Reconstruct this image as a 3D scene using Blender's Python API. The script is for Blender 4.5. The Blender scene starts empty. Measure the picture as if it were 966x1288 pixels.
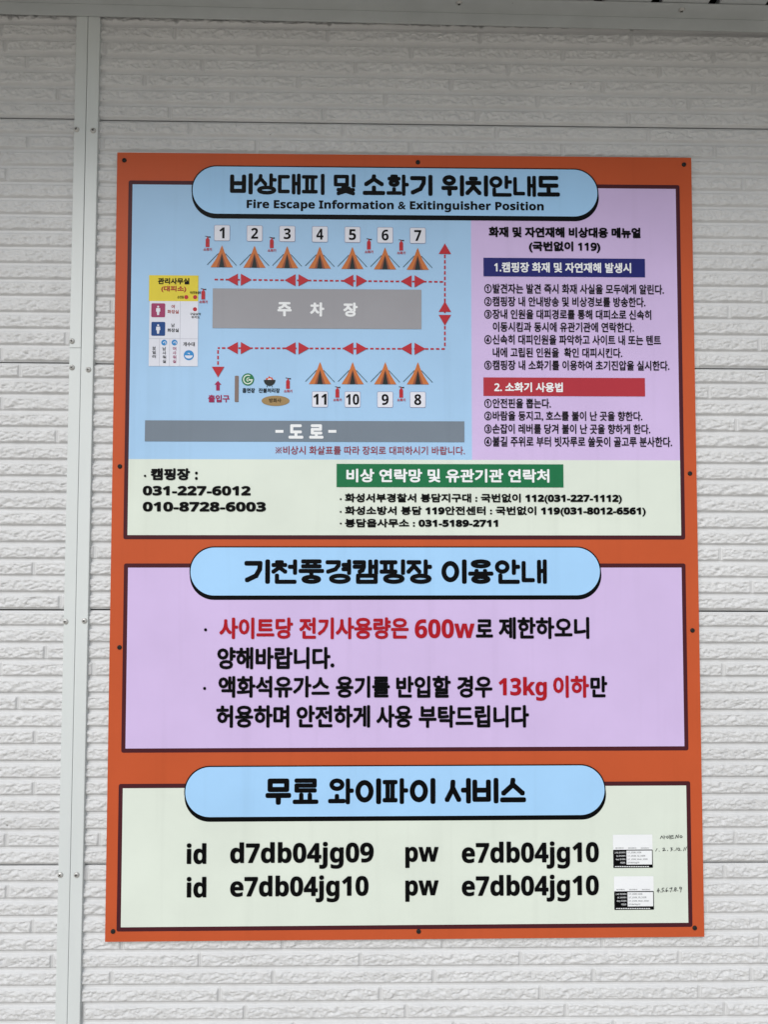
import bpy, math, random
import numpy as np
from mathutils import Matrix, Vector

sc = bpy.context.scene
COL = sc.collection
random.seed(7)

# ------------------------------------------------------------------ camera
# World: X along the wall, Y into the wall, Z up.  Sign front face is y = 0,
# its lower left corner is (0, 0, Z0); the board is 0.9 x 1.2 m.
Z0 = 0.86
F_PX, PW, PH = 967.0, 966.0, 1288.0
SW, SH = 0.9, 1.2
def solve_camera():
    px = [(147, 192), (869, 199), (886, 1178), (132, 1184)]
    src = [(0, SH), (SW, SH), (SW, 0), (0, 0)]
    A = []
    for (x, y), (u, v) in zip(src, px):
        A.append([x, y, 1, 0, 0, 0, -u*x, -u*y, -u])
        A.append([0, 0, 0, x, y, 1, -v*x, -v*y, -v])
    H = np.linalg.svd(np.array(A, float))[2][-1].reshape(3, 3)
    K = np.array([[F_PX, 0, -PW/2], [0, -F_PX, -PH/2], [0, 0, -1.0]])
    M = np.linalg.inv(K) @ H
    M /= np.linalg.norm(M[:, 0])
    if M[2, 2] > 0:
        M = -M
    r1, r2, t = M.T
    U, _, V = np.linalg.svd(np.stack([r1, r2, np.cross(r1, r2)], 1))
    R = U @ V
    return R, -R.T @ t
_R, _C = solve_camera()
_A = np.array([[1, 0, 0], [0, 0, -1], [0, 1, 0]], float)      # sign axes -> world axes
RS = _A @ _R.T                                   # camera seen from the board
CS = _A @ _C + np.array([0, 0, Z0])
# the board hangs 0.2 degrees out of true; the wall is plumb
DEL = math.radians(0.2)
_D = np.array([[math.cos(DEL), 0, -math.sin(DEL)], [0, 1, 0], [math.sin(DEL), 0, math.cos(DEL)]])
PIV = np.array([0.45, 0.0, Z0+0.6])
RW = _D @ RS
CW = _D @ (CS-PIV) + PIV
def true_up(o):
    o.location = (_D @ (np.array(o.location)-PIV) + PIV).tolist(); o.rotation_euler = (0, -DEL, 0)

cam = bpy.data.cameras.new('camera')
cam.sensor_fit = 'HORIZONTAL'
cam.sensor_width = 36.0
cam.lens = F_PX / PW * 36.0
cam.clip_start = 0.01
cam.clip_end = 500
cam_o = bpy.data.objects.new('camera', cam)
m4 = np.eye(4); m4[:3, :3] = RW; m4[:3, 3] = CW
cam_o.matrix_world = Matrix(m4.tolist())
COL.objects.link(cam_o)
sc.camera = cam_o

# ------------------------------------------------------------------ world, sun, exposure
SUN_EL, SUN_AZ = math.radians(38), math.radians(200)          # azimuth from +Y, clockwise
w = bpy.data.worlds.new('World'); sc.world = w; w.use_nodes = True
nt = w.node_tree
bg = nt.nodes['Background']
sky = nt.nodes.new('ShaderNodeTexSky'); sky.sky_type = 'NISHITA'; sky.sun_disc = False
sky.sun_elevation = SUN_EL; sky.sun_rotation = SUN_AZ
sky.air_density = 1.0; sky.dust_density = 1.0; sky.ozone_density = 1.0
hs = nt.nodes.new('ShaderNodeHueSaturation'); hs.inputs['Saturation'].default_value = 0.42   # cloud-white sky
nt.links.new(sky.outputs[0], hs.inputs['Color'])
nt.links.new(hs.outputs[0], bg.inputs['Color'])
bg.inputs['Strength'].default_value = 0.08
sd = Vector((math.sin(SUN_AZ)*math.cos(SUN_EL), math.cos(SUN_AZ)*math.cos(SUN_EL), math.sin(SUN_EL)))
sl = bpy.data.lights.new('sun', 'SUN'); sl.energy = 1.4; sl.angle = math.radians(36); sl.color = (1.0, 0.985, 0.965)
so = bpy.data.objects.new('sun', sl); so.location = sd*20
so.rotation_euler = (-sd).to_track_quat('-Z', 'Y').to_euler()
COL.objects.link(so)
vs = sc.view_settings
vs.view_transform = 'Standard'; vs.look = 'None'; vs.gamma = 1.0; vs.use_curve_mapping = False
vs.exposure = 0.66
sc.cycles.max_bounces = 6

# ------------------------------------------------------------------ pixel -> place helpers
def ray(px, py):
    d = RW @ np.array([(px-PW/2)/F_PX, -(py-PH/2)/F_PX, -1.0])
    return d
def at_y(px, py, y=0.0):
    d = ray(px, py); t = (y-CW[1])/d[1]; return CW + d*t
def at_z(px, py, z):
    d = ray(px, py); t = (z-CW[2])/d[2]; return CW + d*t
def S(px, py):
    d = RS @ np.array([(px-PW/2)/F_PX, -(py-PH/2)/F_PX, -1.0])
    p = CS + d*(-CS[1]/d[1]); return p[0], p[2]-Z0                     # sign coordinates in metres
def sscale(px, py):
    a = S(px, py); b = S(px+1, py); return math.hypot(b[0]-a[0], b[1]-a[1])

# ------------------------------------------------------------------ materials
def lin(c):
    c = c/255.0
    return c/12.92 if c <= 0.04045 else ((c+0.055)/1.055)**2.4
ALB = 0.86
def rgb(r, g, b, k=ALB):
    return (lin(r)*k, lin(g)*k, lin(b)*k, 1)
def base_mat(name, col, rough=0.5, metal=0.0):
    m = bpy.data.materials.new(name); m.use_nodes = True
    b = m.node_tree.nodes['Principled BSDF']
    b.inputs['Base Color'].default_value = col
    b.inputs['Roughness'].default_value = rough
    b.inputs['Metallic'].default_value = metal
    return m, m.node_tree, b
MATS = {}
def printed(name, r, g, b, rough=0.42):
    """flat ink on the laminated board: faint mottling in tone and gloss"""
    if name in MATS: return MATS[name]
    m, t, bs = base_mat(name, rgb(r, g, b), rough)
    tc = t.nodes.new('ShaderNodeTexCoord')
    n = t.nodes.new('ShaderNodeTexNoise'); n.inputs['Scale'].default_value = 9; n.inputs['Detail'].default_value = 6
    t.links.new(tc.outputs['Object'], n.inputs['Vector'])
    mr = t.nodes.new('ShaderNodeMapRange'); mr.inputs['To Min'].default_value = 0.955; mr.inputs['To Max'].default_value = 1.03
    mr.inputs['From Min'].default_value = 0.3; mr.inputs['From Max'].default_value = 0.7
    t.links.new(n.outputs['Fac'], mr.inputs['Value'])
    mx = t.nodes.new('ShaderNodeMix'); mx.data_type = 'RGBA'; mx.blend_type = 'MULTIPLY'; mx.inputs['Factor'].default_value = 1
    mx.inputs['A'].default_value = rgb(r, g, b)
    mp = t.nodes.new('ShaderNodeMapping'); mp.inputs['Scale'].default_value = (40, 1, 1.6)
    t.links.new(tc.outputs['Object'], mp.inputs['Vector'])
    n5 = t.nodes.new('ShaderNodeTexNoise'); n5.inputs['Scale'].default_value = 1.0; n5.inputs['Detail'].default_value = 5
    t.links.new(mp.outputs[0], n5.inputs['Vector'])
    m5 = t.nodes.new('ShaderNodeMapRange'); m5.inputs['From Min'].default_value = 0.55; m5.inputs['From Max'].default_value = 0.8
    m5.inputs['To Min'].default_value = 1.0; m5.inputs['To Max'].default_value = 0.93
    t.links.new(n5.outputs['Fac'], m5.inputs['Value'])
    mm = t.nodes.new('ShaderNodeMath'); mm.operation = 'MULTIPLY'
    t.links.new(mr.outputs[0], mm.inputs[0]); t.links.new(m5.outputs[0], mm.inputs[1])
    t.links.new(mm.outputs[0], mx.inputs['B'])
    t.links.new(mx.outputs['Result'], bs.inputs['Base Color'])
    mr2 = t.nodes.new('ShaderNodeMapRange'); mr2.inputs['To Min'].default_value = rough-0.08; mr2.inputs['To Max'].default_value = rough+0.1
    t.links.new(n.outputs['Fac'], mr2.inputs['Value']); t.links.new(mr2.outputs[0], bs.inputs['Roughness'])
    bs.inputs['Specular IOR Level'].default_value = 0.07 if r+g+b < 60 else 0.14
    MATS[name] = m
    return m
def wear_mat(name, col, rough, dirt, bump=0.0, bscale=400, metal=0.0, speck=0.0, streak=False):
    m, t, bs = base_mat(name, col, rough, metal)
    g = t.nodes.new('ShaderNodeNewGeometry')
    mp = t.nodes.new('ShaderNodeMapping')
    if streak: mp.inputs['Scale'].default_value = (1.0, 1.0, 0.15)
    t.links.new(g.outputs['Position'], mp.inputs['Vector'])
    n = t.nodes.new('ShaderNodeTexNoise'); n.inputs['Scale'].default_value = 14; n.inputs['Detail'].default_value = 8; n.inputs['Roughness'].default_value = 0.65
    t.links.new(mp.outputs[0], n.inputs['Vector'])
    mr = t.nodes.new('ShaderNodeMapRange'); mr.inputs['From Min'].default_value = 0.35; mr.inputs['From Max'].default_value = 0.72
    mr.inputs['To Min'].default_value = 1.0; mr.inputs['To Max'].default_value = 1-dirt
    t.links.new(n.outputs['Fac'], mr.inputs['Value'])
    mx = t.nodes.new('ShaderNodeMix'); mx.data_type = 'RGBA'; mx.blend_type = 'MULTIPLY'; mx.inputs['Factor'].default_value = 1
    mx.inputs['A'].default_value = col
    t.links.new(mr.outputs[0], mx.inputs['B'])
    out = mx.outputs['Result']
    n6 = t.nodes.new('ShaderNodeTexNoise'); n6.inputs['Scale'].default_value = 2.3; n6.inputs['Detail'].default_value = 3
    t.links.new(mp.outputs[0], n6.inputs['Vector'])
    m6 = t.nodes.new('ShaderNodeMapRange'); m6.inputs['From Min'].default_value = 0.35; m6.inputs['From Max'].default_value = 0.65
    m6.inputs['To Min'].default_value = 1.0; m6.inputs['To Max'].default_value = 1-dirt*0.7
    t.links.new(n6.outputs['Fac'], m6.inputs['Value'])
    x6 = t.nodes.new('ShaderNodeMix'); x6.data_type = 'RGBA'; x6.blend_type = 'MULTIPLY'; x6.inputs['Factor'].default_value = 1
    t.links.new(out, x6.inputs['A']); t.links.new(m6.outputs[0], x6.inputs['B']); out = x6.outputs['Result']
    if speck > 0:
        n3 = t.nodes.new('ShaderNodeTexNoise'); n3.inputs['Scale'].default_value = 95; n3.inputs['Detail'].default_value = 2
        t.links.new(g.outputs['Position'], n3.inputs['Vector'])
        r3 = t.nodes.new('ShaderNodeMapRange'); r3.inputs['From Min'].default_value = 0.775; r3.inputs['From Max'].default_value = 0.80
        r3.inputs['To Min'].default_value = 0; r3.inputs['To Max'].default_value = speck
        t.links.new(n3.outputs['Fac'], r3.inputs['Value'])
        m3 = t.nodes.new('ShaderNodeMix'); m3.data_type = 'RGBA'; m3.inputs['B'].default_value = (0.06, 0.05, 0.04, 1)
        t.links.new(r3.outputs[0], m3.inputs['Factor']); t.links.new(out, m3.inputs['A'])
        out = m3.outputs['Result']
    t.links.new(out, bs.inputs['Base Color'])
    if bump > 0:
        n2 = t.nodes.new('ShaderNodeTexNoise'); n2.inputs['Scale'].default_value = bscale; n2.inputs['Detail'].default_value = 4
        t.links.new(g.outputs['Position'], n2.inputs['Vector'])
        bp = t.nodes.new('ShaderNodeBump'); bp.inputs['Strength'].default_value = bump; bp.inputs['Distance'].default_value = 0.001
        t.links.new(n2.outputs['Fac'], bp.inputs['Height']); t.links.new(bp.outputs[0], bs.inputs['Normal'])
    MATS[name] = m
    return m
M_BRICK = wear_mat('white_siding', (0.615, 0.622, 0.628, 1), 0.55, 0.07, 0.8, 700, speck=0.6)
M_JOINT = wear_mat('siding_joint', (0.615, 0.622, 0.628, 1), 0.55, 0.08, 0.15, 500)
M_TRIM = wear_mat('trim_paint', (0.60, 0.636, 0.634, 1), 0.42, 0.07, 0.05, 60, streak=True)
M_FLASH = wear_mat('flashing_paint', (0.52, 0.55, 0.555, 1), 0.45, 0.12, 0.05, 60, speck=0.9)
M_SOFFIT = wear_mat('soffit_paint', (0.52, 0.55, 0.555, 1), 0.5, 0.12, 0.05, 60)
M_DARK = wear_mat('dark_void', (0.012, 0.012, 0.012, 1), 0.9, 0.2)
M_STEEL = wear_mat('screw_steel', (0.62, 0.62, 0.60, 1), 0.4, 0.3, 0.1, 900, metal=0.35)
M_SLOT = wear_mat('screw_slot', (0.01, 0.01, 0.01, 1), 0.8, 0.1)
M_SIGNSCREW = wear_mat('black_screw', (0.004, 0.004, 0.004, 1), 0.75, 0.2)
M_GROUND = wear_mat('concrete', (0.62, 0.565, 0.48, 1), 0.9, 0.25, 0.4, 30)
M_EDGE = wear_mat('board_edge', (0.60, 0.50, 0.42, 1), 0.6, 0.2)

ORANGE = printed('ink_orange', 195, 88, 50)
MAROON = printed('ink_maroon', 74, 30, 38)
IVORY = printed('ink_ivory', 222, 231, 220)
LILAC = printed('ink_lilac', 210, 189, 232)
BLUEMAP = printed('ink_map_blue', 168, 206, 241)
BLUEPILL = printed('ink_title_blue', 167, 212, 252)
BLACK = printed('ink_black', 6, 7, 9)
RED = printed('ink_red', 172, 22, 36)
NAVY = printed('ink_navy', 36, 40, 112)
REDBOX = printed('ink_red_box', 178, 54, 66)
GREEN = printed('ink_green', 32, 116, 74)
WHITE = printed('ink_white', 240, 243, 246)
TAG = printed('ink_tag', 226, 229, 240)
TAGEDGE = printed('ink_tag_edge', 140, 140, 175)
TENT = printed('ink_tent', 200, 118, 66)
TENTDK = printed('ink_tent_flap', 146, 84, 62)
ROPE = printed('ink_rope', 50, 78, 84)
DOORK = printed('ink_tent_door', 40, 46, 46)
GREYPARK = printed('ink_parking', 158, 158, 164)
GREYROAD = printed('ink_road', 122, 134, 147)
YELLOW = printed('ink_yellow', 226, 208, 66)
ARROW = printed('ink_arrow', 186, 48, 58)
NOTE = printed('ink_note', 152, 50, 62)
BROWNRED = printed('ink_brown_red', 172, 60, 44)
PINK = printed('ink_pink', 160, 62, 104)
BLUESQ = printed('ink_blue_square', 30, 72, 135)
BLUEIC = printed('ink_blue_icon', 60, 142, 206)
TAUPE = printed('ink_taupe', 134, 118, 112)
SAND = printed('ink_sand', 160, 134, 92)
GICON = printed('ink_green_icon', 44, 122, 82)
PURPLE = printed('ink_purple_red', 160, 38, 84)
EMBER = printed('ink_ember', 210, 90, 60)
LINEGREY = printed('ink_line', 190, 192, 205)
INKPEN = printed('pen_black', 30, 30, 34)

# ------------------------------------------------------------------ object helpers
def link(name, me, mats=(), parent=None):
    o = bpy.data.objects.new(name, me); COL.objects.link(o)
    for m in mats:
        if m is not None: me.materials.append(m)
    if parent is not None: o.parent = parent
    return o
def empty(name, loc=(0, 0, 0)):
    o = bpy.data.objects.new(name, None); o.location = loc; o.empty_display_size = 0.05
    COL.objects.link(o); return o
def tag(o, label, cat, group=None):
    o['label'] = label; o['category'] = cat
    if group: o['group'] = group
class MB:
    def __init__(self): self.v = []; self.f = []; self.mi = []
    def face(self, pts, mi=0):
        i = len(self.v); self.v += [tuple(p) for p in pts]; self.f.append(tuple(range(i, i+len(pts)))); self.mi.append(mi)
    def box(self, x0, x1, y0, y1, z0, z1, mi=0):
        i = len(self.v)
        self.v += [(x, y, z) for z in (z0, z1) for y in (y0, y1) for x in (x0, x1)]
        for q in ((0, 1, 5, 4), (3, 2, 6, 7), (2, 0, 4, 6), (1, 3, 7, 5), (4, 5, 7, 6), (2, 3, 1, 0)):
            self.f.append(tuple(i+k for k in q)); self.mi.append(mi)
    def mesh(self, name):
        me = bpy.data.meshes.new(name); me.from_pydata(self.v, [], self.f)
        me.polygons.foreach_set('material_index', self.mi); me.update(); return me
def bevel(o, wd, seg=2):
    md = o.modifiers.new('bevel', 'BEVEL'); md.width = wd; md.segments = seg; md.limit_method = 'ANGLE'

# ------------------------------------------------------------------ measures of the wall
Y_MORTAR, Y_BRICK = 0.0103, 0.0061
def zwall(px, py): return at_y(px, py, 0.008)[2]
J = [zwall(85, 149.5), zwall(85, 456.5), zwall(85, 767.3), zwall(85, 1088)]       # panel joints left of the strip
JR = [zwall(140, 151.2), zwall(140, 457.6), zwall(140, 767.0), zwall(140, 1087.5)]  # and right of it
PAN = (JR[0]-JR[3])/3.0
ROWH = PAN/15.0
X_E = at_y(483, 34.5, 0.0)[0]
Z_TOP = float(np.mean([zwall(0, 23), zwall(483, 34.5), zwall(966, 46)]))           # underside of the eave flashing at X_E
E_SL = (zwall(966, 46)-zwall(0, 23))/(at_y(966, 46, .008)[0]-at_y(0, 23, .008)[0])  # which runs slightly out of level
TX = [at_y(a, y, 0.002)[0] for a, y in ((85, 550), (99.8, 550), (115.3, 550))]
XL, XM, XR = TX
WX0, WX1 = -1.30, 2.10                                                             # the stretch of wall that is built
# part of the wall that the photograph (plus a small step to the side) takes in
VX0, VX1 = at_y(0, 640, 0.008)[0]-0.10, at_y(966, 640, 0.008)[0]+0.10
VZ0 = zwall(483, 1288)-0.03

# ------------------------------------------------------------------ ground and wall core
g = MB(); g.face([(-60, -60, 0), (60, -60, 0), (60, 60, 0), (-60, 60, 0)])
go = link('ground', g.mesh('ground'), [M_GROUND]); go['kind'] = 'structure'

wall = empty('building_wall', (0.45, 0.02, 0))
tag(wall, 'white wall of brick-embossed siding panels behind the orange information board', 'wall')
def wpart(name, mb, mats, parent=None):
    o = link(name, mb.mesh(name), mats, parent or wall)
    if (parent or wall) is wall: o.matrix_parent_inverse = Matrix.Translation(wall.location).inverted()
    return o
c = MB(); c.box(WX0, WX1, 0.030, 0.13, 0.0, Z_TOP+0.35)
wpart('sheathing', c, [M_DARK])

# ------------------------------------------------------------------ embossed bricks
_rng = np.random.RandomState(11)
_LAT = _rng.rand(256, 256)
def vnoise(x, y):
    xi = np.floor(x).astype(int); yi = np.floor(y).astype(int)
    fx = x-xi; fy = y-yi
    fx = fx*fx*(3-2*fx); fy = fy*fy*(3-2*fy)
    a = _LAT[xi % 256, yi % 256]; b = _LAT[(xi+1) % 256, yi % 256]
    c_ = _LAT[xi % 256, (yi+1) % 256]; d = _LAT[(xi+1) % 256, (yi+1) % 256]
    return (a*(1-fx)+b*fx)*(1-fy)+(c_*(1-fx)+d*fx)*fy
def relief(x, z, seed):
    """split-stone face: slanted chips with sharp lower lips, in metres"""
    ox, oy = seed*17.31, seed*9.77
    wx = x + 0.006*(vnoise(x*60+ox, z*60+oy)-0.5)
    u, v = wx+0.8*z, z-0.22*wx
    n1 = vnoise(u*70+ox, v*170+oy)
    n2 = 1-np.abs(2*vnoise(u*120+oy, v*250+ox)-1)
    n3 = 1-np.abs(2*vnoise(u*240+ox*2, v*380+oy)-1)
    n4 = vnoise(u*420+oy*3, v*560+ox)
    cr = (1-np.abs(2*vnoise(u*95+oy*1.7, v*175+ox*1.3)-1))**5        # sharp creases
    return 0.0018*(n1-0.5)+0.0015*(n2-0.6)+0.0018*(n3-0.55)+0.0014*(n4-0.5)-0.0016*cr
BH = ROWH-0.0030           # foot-print of a brick (flat joint of 3.4 mm around it)
def brick_geo(x0, x1, seed, cutl=False, cutr=False, x_off=0.0, fine=True):
    """brick occupying x0..x1, z 0..BH, mortar plane at y=0, face towards -y"""
    L = x1-x0
    ex = [0, .0021, .0029, .0037]     # half the flat head joint, then the brick's end
    ez = [0, .0010, .0020, .0030]
    nx = max(2, int((L-0.008)/(0.0015 if fine else 0.006)))
    xs = np.array(([0.0] if cutl else ex[:3])+list(np.linspace(0.0037 if not cutl else 0.001, L-(0.0037 if not cutr else 0.001), nx))+([L] if cutr else [L-e for e in ex[2::-1]]))
    zs = np.array(ez+list(np.linspace(0.0042, BH-0.0042, 11 if fine else 4))+[BH-e for e in ez[::-1]])
    X, Zg = np.meshgrid(xs, zs)
    dl = X if not cutl else np.full_like(X, 1.0)
    dr = (L-X) if not cutr else np.full_like(X, 1.0)
    dx, dz = np.minimum(dl, dr), np.minimum(Zg, BH-Zg)
    sx_, sz_ = np.clip((dx-0.0021)/0.0018, 0, 1), np.clip(dz/0.0038, 0, 1)
    sx_ = 0.34+0.66*sx_*sx_*(3-2*sx_); sz_ = sz_*sz_*(3-2*sz_)
    s = np.minimum(sx_, sz_)
    d = np.minimum(dx-0.0021, dz*0.6)
    h = s*(Y_MORTAR-Y_BRICK + relief(X+x_off, Zg, seed)*np.clip((d-0.0012)/0.0016, 0, 1))
    V = np.stack([X+x0, -h, Zg], -1).reshape(-1, 3)
    nxx, nz = len(xs), len(zs)
    i = (np.arange(nz-1)[:, None]*nxx+np.arange(nxx-1)[None, :]).reshape(-1)
    Fc = np.stack([i, i+1, i+1+nxx, i+nxx], -1)
    return V, Fc
def mesh_np(name, V, Fc, mat, smooth=True):
    me = bpy.data.meshes.new(name)
    me.from_pydata(V.tolist(), [], Fc.tolist())
    if smooth: me.polygons.foreach_set('use_smooth', [True]*len(me.polygons))
    me.materials.append(mat); me.update(); return me
PITCH, VJ = 0.2415, 0.0002
SHARED = []
for k in range(9):
    V, Fc = brick_geo(0, PITCH-VJ, k+1)
    SHARED.append(mesh_np('brick', V, Fc, M_BRICK))

# vertical joints read off the photograph: (panel, row) -> pixel x at pixel y
OBS_R = {(0,9):(220,45),(0,10):(132,65),(0,11):(255,85),(0,12):(182,105),(0,13):(292,122),(0,14):(214,143),
         (1,0):(239,160),(1,1):(129,178),(1,3):(935,233),(1,11):(917,394),(1,13):(955,435),(1,14):(877,453),
         (2,1):(892,494),(2,3):(926.5,533),(2,11):(906.6,704),(2,13):(945.7,740),
         (3,3):(909.7,840),(3,13):(125.8,1056),
         (4,0):(911,1095),(4,2):(889,1137),(4,4):(356.5,1189),(4,5):(454,1206),(4,6):(344,1227),(4,7):(479,1249),(4,8):(308.7,1270),(4,9):(772,1285)}
OBS_L = {(0,9):(2,37),(0,11):(34,78),(0,13):(73.5,119),(1,1):(36,179),(1,13):(84,425),(1,14):(2.6,444),
         (2,0):(25.5,467),(2,2):(2.6,507),(2,4):(72,550),(2,12):(43,716),(2,14):(76.6,756),
         (3,2):(58,820),(3,3):(1,841),(3,5):(23.3,883),(3,7):(44.7,927),(3,10):(43.4,991),(3,13):(8.4,1056),
         (4,1):(9.8,1120),(4,3):(41.4,1165),(4,5):(66,1206)}
def phase(obs, p, r, side):
    if (p, r) in obs:
        return at_y(*obs[(p, r)], 0.008)[0]
    rr = random.Random(p*131+r*7+(5 if side else 0))
    if side:     # joint where the board or the frame's edge hides it
        return 0.30+0.13*((r*2) % 5)/5+rr.uniform(-.012, .012)
    return XL+0.02+rr.uniform(0.0, 0.12)
n_b = 0
def build_side(obs, joints, x0, x1, right):
    """panels 0..5 from the eave down, each with its rows of bricks"""
    global n_b
    tops = [joints[0]+PAN]+list(joints)
    while tops[-1]-PAN > 0.10: tops.append(tops[-1]-PAN)
    for p, zt in enumerate(tops):
        zb = tops[p+1] if p+1 < len(tops) else max(0.06, zt-PAN)
        pt = min(zt-0.0010, Z_TOP+0.022)
        m = MB(); m.box(x0, x1, Y_MORTAR, 0.0295, zb+0.0012, pt)
        panel = wpart('siding_panel', m, [M_JOINT])
        panel['label'] = 'brick-embossed siding panel ' + ('to the right of the vertical trim' if right else 'to the left of the vertical trim')
        rest = []
        pitch = (zt-zb)/15.0 if zt-zb > PAN*0.9 else ROWH
        for r in range(15):
            zc = zt-(r+1)*pitch+0.0015
            if zc < 0.07: continue
            if zc+BH*0.5 > pt: continue
            ph = phase(obs, p, r, right)
            k0 = math.floor((x0-ph)/PITCH)-1
            for k in range(k0, k0+60):
                a = ph+k*PITCH+VJ/2; b = ph+(k+1)*PITCH-VJ/2
                if b <= x0+0.009 or a >= x1-0.009: continue
                ca, cb = a < x0, b > x1
                aa, bb = max(a, x0), min(b, x1)
                seed = (p*5+r*3+k*4+(2 if right else 0)) % 9
                behind = aa > 0.02 and bb < SW-0.02 and zc > Z0+0.02 and zc+BH < Z0+SH-0.02
                inview = bb > VX0 and aa < VX1 and zc+BH > VZ0
                if behind: continue
                if inview:
                    if ca or cb:
                        V, Fc = brick_geo(0, bb-aa, seed+1, ca, cb, aa-a)
                        me = mesh_np('brick', V, Fc, M_BRICK)
                    else:
                        me = SHARED[seed]
                    o = bpy.data.objects.new('brick', me); COL.objects.link(o)
                    o.parent = panel; o.location = (aa, Y_MORTAR-0.0001, zc)
                    n_b += 1
                else:
                    V, Fc = brick_geo(0, bb-aa, seed+1, ca, cb, aa-a, False)
                    rest.append((V+np.array([aa, Y_MORTAR-0.0001, zc]), Fc))
        if rest:
            off = 0; VV = []; FF = []
            for V, Fc in rest:
                VV.append(V); FF.append(Fc+off); off += len(V)
            me = mesh_np('brick_field', np.concatenate(VV), np.concatenate(FF), M_BRICK)
            o = bpy.data.objects.new('brick_field', me); COL.objects.link(o); o.parent = panel; o['kind'] = 'stuff'
build_side(OBS_L, J, WX0, XL+0.006, False)
build_side(OBS_R, JR, XR-0.006, WX1, True)
print('bricks', n_b)

# ------------------------------------------------------------------ screws
def lathe(profile, seg=20, mi=0, mb=None):
    """profile of (radius, height towards -y)"""
    mb = mb or MB(); i0 = len(mb.v)
    for r, h in profile:
        for k in range(seg):
            a = 2*math.pi*k/seg; mb.v.append((r*math.cos(a), -h, r*math.sin(a)))
    for j in range(len(profile)-1):
        for k in range(seg):
            a, b = i0+j*seg+k, i0+j*seg+(k+1) % seg
            mb.f.append((a, b, b+seg, a+seg)); mb.mi.append(mi)
    mb.f.append(tuple(i0+(len(profile)-1)*seg+k for k in range(seg))); mb.mi.append(mi)
    return mb
sm = lathe([(0.0047, 0), (0.0047, 0.0006), (0.0045, 0.0010), (0.0042, 0.0014), (0.0036, 0.0021), (0.0026, 0.0027), (0.0012, 0.0030)])
for a in (0, 1):
    if a == 0: sm.box(-0.0022, 0.0022, -0.0034, -0.0028, -0.0005, 0.0005, 1)
    else: sm.box(-0.0005, 0.0005, -0.00335, -0.0028, -0.0022, 0.0022, 1)
SCREW_ME = sm.mesh('screw')
SCREW_ME.materials.append(M_STEEL); SCREW_ME.materials.append(M_SLOT)
for p_ in SCREW_ME.polygons: p_.use_smooth = p_.material_index == 0 and len(p_.vertices) == 4
def put_screw(parent, loc, rot=0.0, flat=False, me=SCREW_ME, s=1.0):
    o = bpy.data.objects.new('screw', me); COL.objects.link(o); o.parent = parent
    o.location = loc; o.scale = (s, s, s)
    o.rotation_euler = (math.pi/2, 0, rot) if flat else (0, rot, 0)
    return o

# ------------------------------------------------------------------ vertical joint trim
YT = 0.0018
lap = at_y(90, 434.5, YT)[2]
def strip(x0, x1, z0, z1, y):
    m = MB(); m.box(x0, x1, y, 0.0140, z0, z1)
    o = wpart('vertical_trim', m, [M_TRIM]); bevel(o, 0.0007, 2); return o
s_up = strip(XL, XM-0.0003, lap-0.004, Z_TOP+0.02, YT-0.0006)
s_lo = strip(XL, XM-0.0003, 0.06, lap-0.0042, YT)
s_r = strip(XM+0.0003, XR, 0.06, Z_TOP+0.02, YT-0.0004)
for (px_, py_), st, y in (((96.3, 163.7), s_up, YT-.0006), ((90.6, 429.4), s_up, YT-.0006), ((90.6, 462.5), s_lo, YT),
                          ((82.4, 781.5), s_lo, YT), ((75.8, 1099.6), s_lo, YT), ((117.4, 165), s_r, YT-.0004),
                          ((111.2, 465.1), s_r, YT-.0004), ((106, 780.6), s_r, YT-.0004), ((96.3, 1099.6), s_r, YT-.0004)):
    q = at_y(px_, py_, y)
    put_screw(st, (q[0], y, q[2]), random.uniform(0, 1.5), s=0.92)

# ------------------------------------------------------------------ eave flashing and soffit
YF = -0.0010
zr_ = at_y(870, 24.3, YF); zc_ = zr_[2]-E_SL*(zr_[0]-X_E)                                    # fold between the two leaves
LEAF = YF-at_z(870, 6.4, zr_[2])[1]                                # depth of the horizontal leaf
m = MB()
m.box(WX0, WX1, YF, YF+0.0012, Z_TOP, zc_)
m.box(WX0, WX1, YF-LEAF, 0.03, zc_+0.0003, zc_+0.0018)
m.box(WX0, WX1, YF+0.0014, 0.029, Z_TOP+0.023, zc_-0.0005)
m.v = [(x, y, z+E_SL*(x-X_E)) for x, y, z in m.v]
fl = wpart('eave_flashing', m, [M_FLASH])
fl['label'] = 'grey folded metal flashing along the top of the wall'
for px_, py_ in ((577.5, 4.2), (857.5, 13.3)):
    zz = zc_+E_SL*(at_y(px_, py_, 0)[0]-X_E); q = at_z(px_, py_, zz)
    put_screw(fl, (q[0], q[1], zz+0.0003), 0.4, flat=True)
eave = empty('eave', (0.45, -0.3, zc_+E_SL*(0.45-X_E)))
eave.rotation_euler = (0, -math.atan(E_SL), 0)
tag(eave, 'grey slatted eave soffit overhanging the top of the white wall', 'soffit')
OVER = 0.50
def epart(name, mb, mats):
    o = link(name, mb.mesh(name), mats, eave); o.matrix_parent_inverse = Matrix.Translation((0.45, -0.3, zc_)).inverted(); return o
xb = [at_z(x, y, zr_[2]+0.004)[0] for x, y in ((825, 5), (896.5, 6.5))]
BP = xb[1]-xb[0]
k0 = math.floor((WX0-xb[0])/BP)
slat_me = None
for k in range(k0, k0+int((WX1-WX0)/BP)+1):
    xa = xb[0]+k*BP+BP*0.092; xe = xb[0]+(k+1)*BP-BP*0.092
    m = MB(); m.box(0, xe-xa, 0, OVER-0.002, 0, 0.012)
    if slat_me is None:
        slat_me = m.mesh('soffit_slat'); slat_me.materials.append(M_SOFFIT)
    o = bpy.data.objects.new('soffit_slat', slat_me); COL.objects.link(o); o.parent = eave
    o.location = (xa-0.45, 0.03-OVER+0.3, 0.003)
    bevel(o, 0.0015)
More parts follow.
